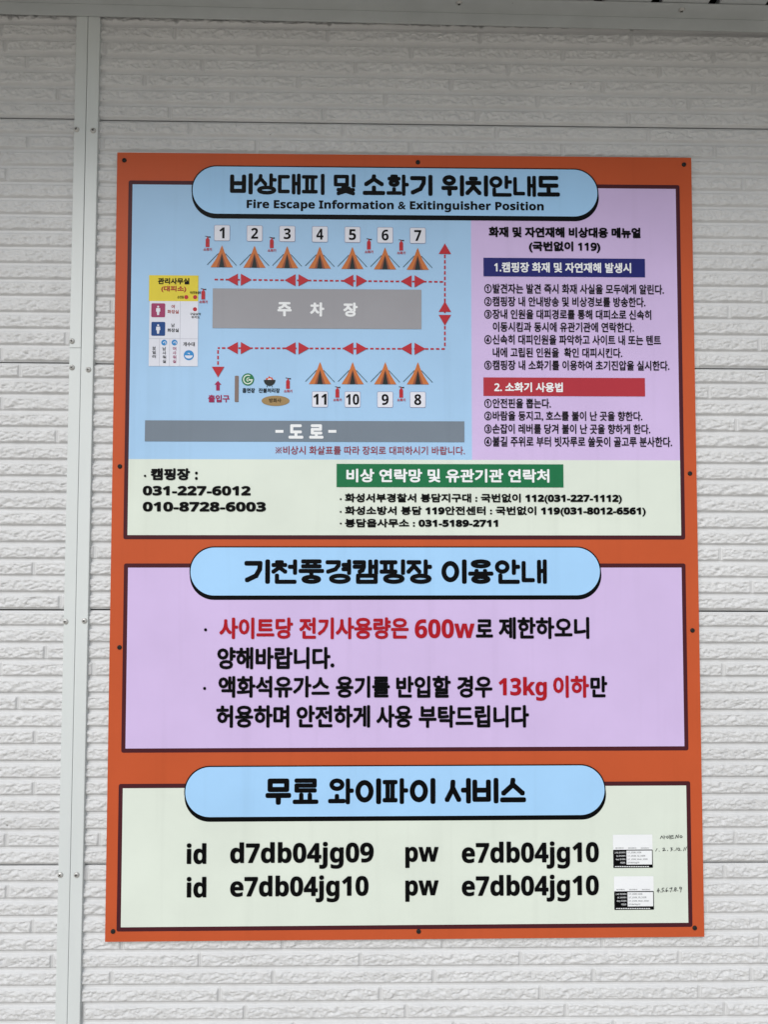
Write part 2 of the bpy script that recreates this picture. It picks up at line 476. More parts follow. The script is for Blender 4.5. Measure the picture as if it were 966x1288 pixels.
m = MB(); m.box(WX0-.05, WX1+.05, -OVER+0.03, 0.13, zc_+0.05, zc_+0.09)
epart('roof_deck', m, [M_DARK])
m = MB(); m.box(WX0-.05, WX1+.05, -OVER+0.005, -OVER+0.0295, zc_-0.004, zc_+0.14)
epart('fascia', m, [M_FLASH])

# ------------------------------------------------------------------ the sign
sign = empty('information_sign', (0.45, 0.004, Z0))
tag(sign, 'large orange campsite fire escape and notice board screwed to white siding', 'sign')
SI = Matrix.Translation(sign.location).inverted()
LAY = 0.00028
def sheet(name, polys, mats, level, parent):
    """polys: list of (points in sign metres, material index[, extra level])"""
    mb = MB()
    for q in polys:
        pts, mi = q[0], q[1]
        e = q[2] if len(q) > 2 else 0
        y = -(level+e)*LAY
        a = sum(pts[i][0]*pts[(i+1) % len(pts)][1]-pts[(i+1) % len(pts)][0]*pts[i][1] for i in range(len(pts)))
        if a < 0: pts = pts[::-1]
        mb.face([(x, y, Z0+z) for x, z in pts], mi)
    o = link(name, mb.mesh(name), mats, parent)
    par(o); return o
def par(o):
    # children keep world coordinates in their meshes
    p = o.parent
    o.matrix_parent_inverse = SI if p is sign else Matrix.Identity(4)
    return o

# board: 4 mm composite sheet
m = MB(); m.box(0, SW, 0, 0.0042, Z0, Z0+SH, 0)
for i_, f_ in enumerate(m.f): m.mi[i_] = 0 if i_ == 0 else 1
board = link('board', m.mesh('board'), [ORANGE, M_EDGE], sign); par(board)
ss = lathe([(0.0035, 0), (0.0034, 0.0009), (0.0027, 0.0016), (0.0016, 0.0019), (0.0012, 0.0012), (0.0006, 0.0011)], 18)
SS_ME = ss.mesh('screw'); SS_ME.materials.append(M_SIGNSCREW)
for px_, py_ in ((156.4, 202.3), (525.6, 204.8), (860.2, 207.6), (150.8, 586.7), (867.8, 595.6), (150.3, 814), (871, 792.7),
                 (142.2, 1170.8), (526.6, 1170.8), (873.8, 1166.4)):
    q = S(px_, py_)
    o = put_screw(sign, (q[0]-sign.location.x, -0.004, q[1]), me=SS_ME)

# 2D shape helpers, given in photograph pixels, laid out square on the board
def rect(x0, y0, x1, y1):
    ym, xm = (y0+y1)/2, (x0+x1)/2
    a = S(x0, ym)[0]; b = S(x1, ym)[0]; t = S(xm, y0)[1]; u = S(xm, y1)[1]
    return a, u, b, t
def R4(b): return [(b[0], b[1]), (b[2], b[1]), (b[2], b[3]), (b[0], b[3])]
def rr4(b, r, n=6):
    x0, z0, x1, z1 = b; out = []
    for cx, cz, a0 in ((x1-r, z1-r, 0), (x0+r, z1-r, 90), (x0+r, z0+r, 180), (x1-r, z0+r, 270)):
        for k in range(n+1):
            a = math.radians(a0+90*k/n); out.append((cx+r*math.cos(a), cz+r*math.sin(a)))
    return out
def grow(b, d): return (b[0]-d, b[1]-d, b[2]+d, b[3]+d)
def loc(px_, py_, pts):
    cx, cz = S(px_, py_); s = sscale(px_, py_)
    return [(cx+x*s, cz-y*s) for x, y in pts]
def ell(px_, py_, rx, ry, n=28, a0=0, a1=360):
    return loc(px_, py_, [(rx*math.cos(math.radians(a0+(a1-a0)*k/n)), ry*math.sin(math.radians(a0+(a1-a0)*k/n))) for k in range(n if a1-a0 == 360 else n+1)])
def arcband(px_, py_, r0, r1, a0, a1, n=20):
    A = [math.radians(a0+(a1-a0)*k/n) for k in range(n+1)]
    return loc(px_, py_, [(r1*math.cos(a), r1*math.sin(a)) for a in A]+[(r0*math.cos(a), r0*math.sin(a)) for a in reversed(A)])
def stroke(p, q, wd):
    dx, dy = q[0]-p[0], q[1]-p[1]; l = math.hypot(dx, dy); nx, ny = -dy/l*wd/2, dx/l*wd/2
    return [(p[0]+nx, p[1]+ny), (q[0]+nx, q[1]+ny), (q[0]-nx, q[1]-ny), (p[0]-nx, p[1]-ny)]

# ---- the three bordered sections
def frame_box(tl, tr, br, bl):
    P = [S(*p) for p in (tl, tr, br, bl)]
    return ((P[0][0]+P[3][0])/2, (P[2][1]+P[3][1])/2, (P[1][0]+P[2][0])/2, (P[0][1]+P[1][1])/2)
FR = [frame_box((160, 226.5), (856, 234.5), (860.5, 678.3), (157, 678.5)),
      frame_box((157, 708.8), (860.7, 708.5), (867.4, 943.7), (151.5, 946)),
      frame_box((149, 985), (869, 982.7), (870, 1165.6), (147, 1170.4))]
BW = 0.0063
secs = []
for nm, b in zip(('map_section', 'notice_section', 'wireless_section'), FR):
    secs.append(sheet(nm, [(rr4(b, 0.003, 3), 0)], [MAROON], 1, sign))
secs[0]['label'] = 'blue and pink evacuation map section with dark red border'
secs[1]['label'] = 'pink notice section with large red and black lettering'
secs[2]['label'] = 'pale green section with network names and passwords'
SA, SB, SC = secs
inn = [grow(b, -BW) for b in FR]
xs_ = S(593, 430)[0]; zs_ = S(480, 578.3)[1]
sheet('map_field', [(R4((inn[0][0], zs_, xs_, inn[0][3])), 0)], [BLUEMAP], 2, SA)
sheet('manual_field', [(R4((xs_, zs_, inn[0][2], inn[0][3])), 0)], [LILAC], 2, SA)
sheet('contact_field', [(R4((inn[0][0], inn[0][1], inn[0][2], zs_)), 0)], [IVORY], 2, SA)
sheet('notice_field', [(R4(inn[1]), 0)], [LILAC], 2, SB)
sheet('wireless_field', [(R4(inn[2]), 0)], [IVORY], 2, SC)
for par_, x0, x1, yt, yb, yk in ((SA, 241, 752.5, 211.0, 271.7, 277.3), (SB, 238.4, 755.7, 687.3, 749, 754.2), (SC, 231.8, 761.6, 961.7, 1026, 1031.6)):
    b = rect(x0, yt, x1, yb); k = rect(x0, yt, x1, yk); lw = 0.0017
    dz = b[1]-k[1]
    o1 = rr4(b, (b[3]-b[1])/2, 16); o2 = rr4((b[0]+0.0006, b[1]-dz, b[2]+0.0006, b[3]-dz), (b[3]-b[1])/2, 16)
    bi = (b[0]+lw, b[1]+0.0004, b[2]-lw, b[3]-lw)
    sheet('title_plate', [(o2, 0), (o1, 0, 0.5), (rr4(bi, (bi[3]-bi[1])/2, 16), 1, 1)], [BLACK, BLUEPILL], 3, par_)

# ---- lettering
def mathmap(s, bold):
    o = ''
    U, L_, D = (0x1D5D4, 0x1D5EE, 0x1D7EC) if bold else (0x1D5A0, 0x1D5BA, 0x1D7E2)
    for ch in s:
        if 'A' <= ch <= 'Z': o += chr(U+ord(ch)-65)
        elif 'a' <= ch <= 'z': o += chr(L_+ord(ch)-97)
        elif '0' <= ch <= '9': o += chr(D+ord(ch)-48)
        else: o += ch
    return o
TEXTS = []
def T(s, x0, x1, y0, y1, mat, sec, r=0.03, bold=False, n=8, shear=0.0, level=5, name='lettering', res=3, rot=0.0):
    """one printed run of text; its ink fills the pixel box x0..x1, y0..y1; r thickens the stroke (em)"""
    TEXTS.append(dict(s=mathmap(s, bold), box=rect(x0, y0, x1, y1), mat=mat, sec=sec, r=r, n=n, shear=shear, level=level, name=name, res=res, rot=rot))
def flush_texts():
    tmp = []
    for t in TEXTS:
        c_ = bpy.data.curves.new('t', 'FONT'); c_.body = t['s']; c_.size = 1.0; c_.resolution_u = t['res']; c_.shear = t['shear']
        c_.fill_mode = 'FRONT'
        o = bpy.data.objects.new('t', c_); COL.objects.link(o); tmp.append(o)
    bpy.context.view_layer.update()
    dg = bpy.context.evaluated_depsgraph_get()
    for t, o in zip(TEXTS, tmp):
        ev = o.evaluated_get(dg); me = ev.to_mesh()
        nv = len(me.vertices); co = np.empty(nv*3); me.vertices.foreach_get('co', co); co = co.reshape(-1, 3)[:, :2]
        polys = [tuple(p.vertices) for p in me.polygons]
        ev.to_mesh_clear()
        x0, z0, x1, z1 = t['box']
        lo, hi = co.min(0), co.max(0); r = t['r']
        sx = (x1-x0)/(hi[0]-lo[0]+2*r); sz = (z1-z0)/(hi[1]-lo[1]+2*r)
        # same thickening in metres both ways
        rm = r*math.sqrt(sx*sz)
        sx = (x1-x0-2*rm)/(hi[0]-lo[0]); sz = (z1-z0-2*rm)/(hi[1]-lo[1])
        X = x0+rm+(co[:, 0]-lo[0])*sx; Zz = z0+rm+(co[:, 1]-lo[1])*sz
        if t['rot']:
            cx, cz = (x0+x1)/2, (z0+z1)/2; ca, sa = math.cos(t['rot']), math.sin(t['rot'])
            X, Zz = cx+(X-cx)*ca-(Zz-cz)*sa, cz+(X-cx)*sa+(Zz-cz)*ca
        offs = [(0, 0)]
        if r > 0:
            offs += [(rm*math.cos(2*math.pi*k/t['n']), rm*math.sin(2*math.pi*k/t['n'])) for k in range(t['n'])]
            if t['n'] > 10: offs += [(0.55*rm*math.cos(2*math.pi*k/6), 0.55*rm*math.sin(2*math.pi*k/6)) for k in range(6)]
        VV = []; FF = []
        for k, (dx, dz) in enumerate(offs):
            y = np.full(nv, -t['level']*LAY-k*4e-6)
            VV.append(np.stack([X+dx, y, Zz+dz+Z0], -1)); FF += [tuple(i+k*nv for i in p) for p in polys]
        me2 = bpy.data.meshes.new(t['name']); me2.from_pydata(np.concatenate(VV).tolist(), [], FF); me2.update()
        ob = link(t['name'], me2, [t['mat']], t['sec'])
        if t['sec'] in ABS: ob.matrix_parent_inverse = ABS[t['sec']]
        else: par(ob)
    for o in tmp:
        c_ = o.data; bpy.data.objects.remove(o); bpy.data.curves.remove(c_)
    TEXTS.clear()
ABS = {}


# heavy rounded display letters of the three titles, drawn stroke by stroke (unit box, y down)
def circ(n=20): return [(0.5+0.5*math.cos(2*math.pi*k/n), 0.5+0.5*math.sin(2*math.pi*k/n)) for k in range(n+1)]
def sub(pl, x0, y0, x1, y1): return [(x0+(x1-x0)*x, y0+(y1-y0)*y) for x, y in pl]
JAMO = {'ㄱ': [[(0, 0), (1, 0), (1, 1)]], 'ㄱs': [[(0, 0), (1, 0), (0.97, .35), (0.7, .75), (0.05, 1)]], 'ㄴ': [[(0, 0), (0, 1), (1, 1)]],
        'ㄷ': [[(1, 0), (0, 0), (0, 1), (1, 1)]], 'ㄹ': [[(0, 0), (1, 0), (1, .5), (0, .5), (0, 1), (1, 1)]], 'ㅁ': [[(0, 0), (1, 0), (1, 1), (0, 1), (0, 0)]],
        'ㅂ': [[(0, 0), (0, 1), (1, 1), (1, 0)], [(0, .47), (1, .47)]], 'ㅅ': [[(.5, 0), (.46, .4), (0, 1)], [(.5, .35), (1, 1)]], 'ㅇ': [circ()],
        'ㅈ': [[(0, 0), (1, 0)], [(.52, 0), (.46, .45), (0, 1)], [(.52, .4), (1, 1)]],
        'ㅊ': [[(.3, 0), (.7, 0)], [(0, .3), (1, .3)], [(.52, .3), (.46, .6), (0, 1)], [(.52, .58), (1, 1)]],
        'ㅋ': [[(0, 0), (1, 0), (1, .5), (.85, .85), (.55, 1)], [(0, .48), (1, .48)]],
        'ㅍ': [[(0, 0), (1, 0)], [(0, 1), (1, 1)], [(.27, 0), (.27, 1)], [(.73, 0), (.73, 1)]],
        'ㅎ': [[(.3, 0), (.7, 0)], [(0, .27), (1, .27)], sub(circ(), .1, .52, .9, 1)],
        'ㅣ': [[(1, 0), (1, 1)]], 'ㅏ': [[(0, 0), (0, 1)], [(0, .47), (1, .47)]], 'ㅓ': [[(1, 0), (1, 1)], [(0, .47), (1, .47)]],
        'ㅕ': [[(1, 0), (1, 1)], [(0, .3), (1, .3)], [(0, .68), (1, .68)]], 'ㅐ': [[(0, .02), (0, .98)], [(1, 0), (1, 1)], [(0, .47), (1, .47)]],
        'ㅗ': [[(0, 1), (1, 1)], [(.5, 0), (.5, 1)]], 'ㅛ': [[(0, 1), (1, 1)], [(.3, 0), (.3, 1)], [(.7, 0), (.7, 1)]],
        'ㅜ': [[(0, 0), (1, 0)], [(.5, 0), (.5, 1)]], 'ㅡ': [[(0, .5), (1, .5)]]}
INI = 'ㄱㄲㄴㄷㄸㄹㅁㅂㅃㅅㅆㅇㅈㅉㅊㅋㅌㅍㅎ'
VOW = 'ㅏㅐㅑㅒㅓㅔㅕㅖㅗㅘㅙㅚㅛㅜㅝㅞㅟㅠㅡㅢㅣ'
FIN = ' ㄱㄲㄳㄴㄵㄶㄷㄹㄺㄻㄼㄽㄾㄿㅀㅁㅂㅄㅅㅆㅇㅈㅊㅋㅌㅍㅎ'
def syllable(ch):
    """-> list of (polyline, weight) in the unit cell"""
    c_ = ord(ch)-0xAC00; i, v, f = INI[c_//588], VOW[(c_ % 588)//28], FIN[c_ % 28]
    has = f != ' '
    bx = []
    if v in 'ㅣㅏㅓㅐㅕ':
        vw = {'ㅣ': 0, 'ㅏ': .2, 'ㅓ': .24, 'ㅕ': .26, 'ㅐ': .27}[v]
        hb = .56 if has else 1.0
        yi = (.04, .50) if has else (.08, .92)
        wi = 1-vw-({'ㅣ': .36, 'ㅏ': .30, 'ㅓ': .22, 'ㅕ': .22, 'ㅐ': .30}[v])
        bx.append((i+'s' if i == 'ㄱ' else i, 0, yi[0], wi, yi[1]))
        bx.append((v, 1-vw, 0, 1, hb))
        if has: bx.append((f, .16, .70, .98, 1))
    elif v in 'ㅘㅟ':
        bx.append((i, .06, 0, .56, .50 if i == 'ㅎ' else .38))
        if v == 'ㅘ': bx += [('ㅗ', 0, .72, .62, .95), ('ㅏ', .82, 0, 1, 1)]
        else: bx += [('ㅜ', 0, .64, .66, .98), ('ㅣ', .9, 0, 1, 1)]
    else:
        if has: bx += [(i, .12, 0, .88, .24), (v, 0, .47, 1, .60), (f, .14, .76, .86, 1)]
        elif v == 'ㅡ': bx += [(i, .06, 0, .94, .62), (v, 0, .9, 1, 1.0)]
        elif v == 'ㅜ': bx += [(i, .10, 0, .90, .40), (v, 0, .68, 1, 1)]
        else: bx += [(i, .08, 0, .92, .45), (v, 0, .66, 1, .97)]
    out = []
    for j, x0, y0, x1, y1 in bx:
        for pl in JAMO[j]: out.append(sub(pl, x0, y0, x1, y1))
    return out, has or v in 'ㅛㅘㅐ' or i in 'ㅍ'
def title(s, x0, x1, y0, y1, sec):
    b = rect(x0, y0, x1, y1); n = len(s); gap = 0.055*(b[3]-b[1])
    cw = ((b[2]-b[0])-gap*(n-1))/n; hgt = b[3]-b[1]
    mb = MB(); lv = [0]
    def put(pts):
        lv[0] += 1; y = -5*LAY-lv[0]*2e-6
        mb.face([(x, y, Z0+z) for x, z in pts])
    for k, ch in enumerate(s):
        pls, dense = syllable(ch)
        wd = hgt*(0.172 if dense else 0.198); h = wd/2
        cx0 = b[0]+k*(cw+gap)
        for pl in pls:
            P = [(cx0+h+(cw-wd)*x, b[3]-h-(hgt-wd)*y) for x, y in pl]
            for p, q in zip(P, P[1:]): put(stroke(p, q, wd)[::-1])
            for p in P: put([(p[0]+h*math.copysign(abs(math.cos(a))**.75, math.cos(a)), p[1]+h*math.copysign(abs(math.sin(a))**.75, math.sin(a))) for a in [2*math.pi*i/16 for i in range(16)]] if len(P) < 10 else
                            [(p[0]+h*math.cos(a), p[1]+h*math.sin(a)) for a in [2*math.pi*i/12 for i in range(12)]])
    o = link('title_lettering', mb.mesh('title_lettering'), [BLACK], sec); par(o)

# titles
for s, a, b in (('비상대피', 289.4, 408.3), ('및', 419.8, 447), ('소화기', 456.2, 544), ('위치안내도', 555, 704)):
    sl_ = ((a+b)/2-497)*0.0092
    title(s, a, b, 220.6+sl_, 247.2+sl_, SA)
T('Fire Escape Information & Exitinguisher Position', 310.4, 683.7, 253.2, 267.4, BLACK, SA, r=0.02, bold=True, name='title_lettering')
title('기천풍경캠핑장', 307.4, 543.3, 703.4, 734.2, SB)
title('이용안내', 555, 687.6, 703.4, 734.2, SB)
title('무료', 334, 400.6, 978.3, 1011.4, SC)
title('와이파이', 412.7, 547.6, 978, 1010.6, SC)
title('서비스', 559.3, 661.5, 977.6, 1009.8, SC)
# manual
T('화재 및 자연재해 비상대응 메뉴얼', 614.6, 805.5, 286.6, 299.8, BLACK, SA, r=0.05)
T('(국번없이 119)', 665, 755, 304.4, 318.8, BLACK, SA, r=0.052)
sheet('heading_bar', [(R4(rect(608, 325.6, 811, 348.8)), 0)], [NAVY], 4, SA)
T('1.캠핑장 화재 및 자연재해 발생시', 621.5, 793.5, 331, 343.8, WHITE, SA, r=0.032)
sheet('heading_bar', [(R4(rect(608, 475.5, 811, 498.6)), 0)], [REDBOX], 4, SA)
T('2. 소화기 사용법', 621.5, 707.7, 481.4, 493.6, WHITE, SA, r=0.034)
for s, a, b, t, u in (('①발견자는 발견 즉시 화재 사실을 모두에게 알린다.', 609, 834.7, 358, 370.4), ('②캠핑장 내 안내방송 및 비상경보를 방송한다.', 609, 811.5, 374, 386.4),
    ('③장내 인원을 대피경로를 통해 대피소로 신속히', 609, 818.8, 390, 402.2), ('이동시킴과 동시에 유관기관에 연락한다.', 619.7, 797, 405.8, 418.2),
    ('④신속히 대피인원을 파악하고 사이트 내 또는 텐트', 609, 831, 421.8, 434.2), ('내에 고립된 인원을  확인 대피시킨다.', 619.7, 782.4, 437.8, 450.2),
    ('⑤캠핑장 내 소화기를 이용하여 초기진압을 실시한다.', 609, 841.6, 453.8, 466.2), ('①안전핀을 뽑는다.', 609, 692.7, 501.5, 513.8),
    ('②바람을 등지고, 호스를 불이 난 곳을 향한다.', 609, 807.7, 517.4, 530), ('③손잡이 레버를 당겨 불이 난 곳을 향하게 한다.', 609, 817.6, 533.5, 546),
    ('④불길 주위로 부터 빗자루로 쓸듯이 골고루 분사한다.', 609, 845, 549.4, 562.2)):
    T(s, a, b, t, u, BLACK, SA, r=0.023, n=8)
# contacts
T('·', 181.2, 184.2, 597.2, 600.2, BLACK, SA, r=0.0); T('캠핑장', 189.8, 239.2, 589, 604.2, BLACK, SA, r=0.05); T(':', 245.4, 249, 593.2, 603.8, BLACK, SA, r=0.045)
T('031-227-6012', 179.8, 315.4, 611.2, 623.4, BLACK, SA, r=0.034, bold=True)
T('010-8728-6003', 179.8, 334.6, 631.2, 643.6, BLACK, SA, r=0.034, bold=True)
sheet('heading_bar', [(R4(rect(423.4, 583.9, 708.5, 613)), 0)], [GREEN], 4, SA)
T('비상 연락망 및 유관기관 연락처', 435.7, 690.8, 590, 607, WHITE, SA, r=0.034)
for s, b, t, u in (('화성서부경찰서 봉담지구대 : 국번없이 112(031-227-1112)', 782, 620.8, 633.8), ('화성소방서 봉담 119안전센터 : 국번없이 119(031-8012-6561)', 812, 636.8, 649.6), ('봉담읍사무소 : 031-5189-2711', 626.3, 652.4, 663.4)):
    T('·', 427.4, 429.8, (t+u)/2-0.6, (t+u)/2+1.8, BLACK, SA, r=0.0)
    T(s, 433.8, b, t, u, BLACK, SA, r=0.042, bold=True)
# map captions
for s, a, b in (('주', 349, 367), ('차', 390, 408), ('장', 431.7, 450)): T(s, a, b, 380.6+(a-349)*.008, 398.6+(a-349)*.006, WHITE, SA, r=0.045)
for s, a, b, t, u in (('도', 363, 381.7, 534, 552), ('로', 389, 407, 534, 552)): T(s, a, b, t, u, WHITE, SA, r=0.05)
for a in (346.5, 413.0): sheet('hyphen', [(R4(rect(a, 541.1, a+10.1, 544.6)), 0)], [WHITE], 5, SA)
P_ = lambda *p: loc(350.5, 566.5, p)
sheet('reference_mark', [(P_(*stroke((-3.7, -3.7), (3.7, 3.7), 0.8)), 0), (P_(*stroke((-3.7, 3.7), (3.7, -3.7), 0.8)), 0, .1)]+[(ell(350.5+a, 566.5+b, .75, .75, 8), 0) for a, b in ((0, -3), (0, 3), (-3, 0), (3, 0))], [NOTE], 5, SA)
T('비상시 화살표를 따라 장외로 대피하시기 바랍니다.', 356.2, 584.6, 561.4, 572, NOTE, SA, r=0.012, n=6)
# notice text
N = dict(r=0.038)
T('·', 256.8, 260.6, 789.8, 793.8, BLACK, SB, r=0.0)
T('사이트당', 276, 368.6, 776.4, 803.4, RED, SB, **N); T('전기사용량은', 376.3, 514, 776.2, 803.6, RED, SB, **N)
T('600w', 521.6, 596.8, 778.4, 802.4, RED, SB, r=0.016, bold=True); T('로', 598.3, 620, 778.6, 801.6, BLACK, SB, **N); T('제한하오니', 627, 741, 775.8, 803.4, BLACK, SB, **N)
T('양해바랍니다.', 273.3, 420.7, 813.4, 841.4, BLACK, SB, **N)
T('·', 255.6, 259.4, 863.4, 867.4, BLACK, SB, r=0.0)
T('액화석유가스', 274.8, 414.6, 849.6, 877, BLACK, SB, **N); T('용기를', 422.3, 490.4, 849.6, 877.2, BLACK, SB, **N); T('반입할', 498.2, 566.9, 849.4, 877.2, BLACK, SB, **N); T('경우', 574.7, 619.2, 849.4, 877.2, BLACK, SB, **N)
T('13kg', 627, 687.6, 851, 881, RED, SB, r=0.016, bold=True); T('이하', 695.5, 740.7, 849.2, 877.2, RED, SB, **N); T('만', 742.3, 763.6, 849.6, 876.6, BLACK, SB, **N)
for s, a, b in (('허용하며', 272, 364), ('안전하게', 372.9, 465.5), ('사용', 473.2, 518.5), ('부탁드립니다', 526.4, 665.2)): T(s, a, b, 886.4, 914.8, BLACK, SB, **N)
# network names
W_ = dict(r=0.017, bold=True, res=6)
T('id', 235, 259.7, 1059.6, 1086, BLACK, SC, **W_); T('d7db04jg09', 289.6, 470, 1058, 1092, BLACK, SC, **W_); T('pw', 509.7, 551.7, 1064, 1090.6, BLACK, SC, **W_); T('e7db04jg10', 580.7, 753, 1057.4, 1091.8, BLACK, SC, **W_)
T('id', 235, 259.7, 1101.8, 1128, BLACK, SC, **W_); T('e7db04jg10', 289.6, 463.6, 1100, 1134, BLACK, SC, **W_); T('pw', 509.7, 551.7, 1106, 1133, BLACK, SC, **W_); T('e7db04jg10', 580.7, 753, 1099.2, 1133.2, BLACK, SC, **W_)
# handwriting
def loop(x, y, rx, ry, n=9): return [(x+rx*math.cos(2*math.pi*k/n-1.2), y+ry*math.sin(2*math.pi*k/n-1.2)) for k in range(n+1)]
def dot(x, y): return [(x-.3, y), (x+.35, y+.25)]
def handwriting(lines, wd=0.75):
    mb = MB(); k = 0
    for pl in lines:
        for i, (p, q) in enumerate(zip(pl, pl[1:])):
            l = math.hypot(q[0]-p[0], q[1]-p[1]); e = 0.22/l
            p2 = (p[0]-(q[0]-p[0])*e, p[1]-(q[1]-p[1])*e); q2 = (q[0]+(q[0]-p[0])*e, q[1]+(q[1]-p[1])*e)
            k += 1; w_ = wd*(0.8+0.35*((i*7+len(pl)*3) % 5)/5)
            mb.face([(x, -5*LAY-k*3e-6, Z0+z) for x, z in [S(*t) for t in stroke(p2, q2, w_)]][::-1])
    o = link('handwriting', mb.mesh('handwriting'), [INKPEN], SC); par(o)
handwriting([[(830.2, 1053.8), (832.2, 1050.4), (833.8, 1053.4)], [(834.8, 1049.6), (835.1, 1054.4)], [(834.9, 1052), (836.8, 1051.5)], loop(839.2, 1052, 1.1, 1.4),
             [(841.5, 1049.4), (841.7, 1053.8)], [(843, 1050.4), (846.6, 1049.7)], [(843, 1052), (846.4, 1051.3)], [(843, 1050.4), (843.2, 1053)], [(842.6, 1054.2), (847.8, 1053)],
             [(849.4, 1053.6), (850.2, 1049.4), (852.6, 1053), (853.3, 1048.8)], loop(856.2, 1051.4, 1.5, 1.3)])
handwriting([[(824.4, 1069.6), (826.2, 1066.2)], dot(828.8, 1069.4), [(833, 1066.4), (835, 1065.5), (835.5, 1067), (833.2, 1069.2), (836.9, 1068.5)], dot(839.4, 1068.8),
             [(842.8, 1065.6), (845.2, 1065.3), (843.8, 1067), (845.4, 1067.7), (843.2, 1069.5)], dot(847.6, 1068.9), [(849.6, 1068.9), (851.2, 1065.3)], loop(853.4, 1067.2, 1.3, 1.7), dot(856.2, 1068.6),
             [(859.2, 1069.2), (860.8, 1065)], [(861.4, 1068.7), (863.2, 1064.2)]])
handwriting([[(828, 1116.2), (826.2, 1120), (829.4, 1119)], [(828.5, 1117.8), (827.5, 1121.8)], dot(830.6, 1120.6), [(834.8, 1115.8), (832.5, 1116.3), (832.2, 1118), (834.2, 1118.5), (833.8, 1120.2), (832, 1120.9)], dot(836, 1120),
             [(838.9, 1115.2), (837.1, 1118.5), (837.9, 1120.5), (839.3, 1118.9), (837.3, 1118.7)], dot(841, 1119.6), [(842, 1116.4), (845.1, 1115.4), (843, 1120.9)], dot(846.2, 1119.4),
             loop(849.3, 1116.2, 1.0, 1.0), loop(849, 1118.4, 1.2, 1.3), dot(852, 1119), loop(855.6, 1115.8, 1.3, 1.2), [(856.9, 1115.6), (855.6, 1121)]])

# ---- the camp map
sheet('parking_area', [(R4(rect(267.6, 364.2, 530, 413.8)), 0)], [GREYPARK], 4, SA)
sheet('road_area', [(R4(rect(182.5, 529.6, 584, 555.8)), 0)], [GREYROAD], 4, SA)
def tent(px_, ya):
    P = lambda *pts: loc(px_, ya, pts)
    pol = [(P(*stroke((-4.5, 10.4), (-18.3, 24.8), 0.75)), 2), (P(*stroke((4.5, 10.4), (18.3, 25.4), 0.75)), 2),
           (P((0, 0), (1.1, 2.4), (3.2, 8.5), (7.2, 17), (14, 28), (-14, 28), (-7.2, 17), (-3.2, 8.5), (-1.1, 2.4)), 0, .2),
           (P((0, 9.5), (6.6, 28), (-6.6, 28)), 1, .4), (P((0, 11), (3.5, 28), (-3.5, 28)), 3, .6)]
    sheet('tent_icon', pol, [TENT, TENTDK, ROPE, DOORK], 4, SA)
def numtag(px_, py_, s):
    q = rect(px_-10, py_-10, px_+10, py_+10)
    sheet('number_tag', [(rr4(q, 0.0022, 4), 1), (rr4(grow(q, -0.0006), 0.0018, 4), 0, .3)], [TAG, TAGEDGE], 4, SA)
    hw = 4.4 if len(s) == 1 else 8.3
    if s == '1': hw = 3.2
    T(s, px_-hw, px_+hw, py_-6.8, py_+6.8, BLACK, SA, r=0.006, bold=True, name='numeral', res=5)
for i in range(7):
    tent(279.3+41.0*i, 309.4+0.5*i); numtag(279.4+41.0*i, 293.8+0.55*i, str(i+1))
for i, s in enumerate(('11', '10', '9', '8')):
    tent(402.6+41.0*i, 455.8+0.1*i); numtag(402.4+41.0*i, 502.6+0.15*i, s)
def exting(px_, yt, cap=True, s=1.0):
    P = lambda *pts: loc(px_, yt, [(x*s, y*s) for x, y in pts])
    pol = [(P((-2.4, 5), (-1.6, 3.6), (1.6, 3.6), (2.4, 5), (2.4, 14.5), (-2.4, 14.5)), 0), (P((-0.8, 1.2), (0.9, 1.2), (0.9, 4), (-0.8, 4)), 0, .2),
           (P(*stroke((-3, 0.7), (0.6, 1.2), 0.8)), 1, .3), (P((0.8, 1.2), (3.6, 0.8), (3.6, 2.6), (0.8, 2.2)), 1, .3), (P((-2.4, 8.4), (2.4, 8.4), (2.4, 9.2), (-2.4, 9.2)), 2, .3)]
    sheet('extinguisher_icon', pol, [ARROW, DOORK, BROWNRED], 4, SA)
    T('소화기', px_-5.2, px_+5.2, yt+15.4, yt+19.2, ARROW, SA, r=0.03, n=6, name='caption')
for a, b in ((261.3, 297.2), (341.9, 298.5), (464, 300.3), (504.6, 301.6), (424.4, 486), (504.6, 486.1), (255.9, 363), (362.3, 475)): exting(a, b)
def tri(px_, py_, d):
    P = {'l': ((0, 0), (13.8, -7.7), (13.8, 7.7)), 'r': ((0, 0), (-13.8, 7.7), (-13.8, -7.7)), 'u': ((0, 0), (7.8, 13.4), (-7.8, 13.4)), 'd': ((0, 0), (-7.8, -13.4), (7.8, -13.4))}[d]
    sheet('route_arrow', [(loc(px_, py_, P), 0)], [ARROW], 5, SA)
for yy, sl_ in ((352.4, 0.0095), (438.2, 0.004)):
    for a in (285.5, 358, 430.6, 503.9):
        y = yy+(a-285)*sl_
        tri(a, y, 'l'); tri(a+31.3, y+0.2, 'r')
tri(559.5, 307, 'u'); tri(559.5, 379.6, 'u'); tri(559.5, 410, 'd'); tri(274.3, 475, 'd')
def dashes(p, q, pitch=6.9, ln=4.3, wd=2.0):
    L = math.hypot(q[0]-p[0], q[1]-p[1]); ux, uy = (q[0]-p[0])/L, (q[1]-p[1])/L; out = []; d = 0
    while d < L-1:
        e = min(d+ln, L); a = (p[0]+ux*d, p[1]+uy*d); b = (p[0]+ux*e, p[1]+uy*e)
        out.append(([S(*t) for t in stroke(a, b, wd)], 0)); d += pitch
    return out
dl = dashes((270, 352.2), (560, 355.2))+dashes((559.5, 321), (559.5, 438))+dashes((559.5, 439.4), (274, 438.2))+dashes((274.3, 441), (274.3, 461.5))
sheet('route_dashes', dl, [ARROW], 4, SA)
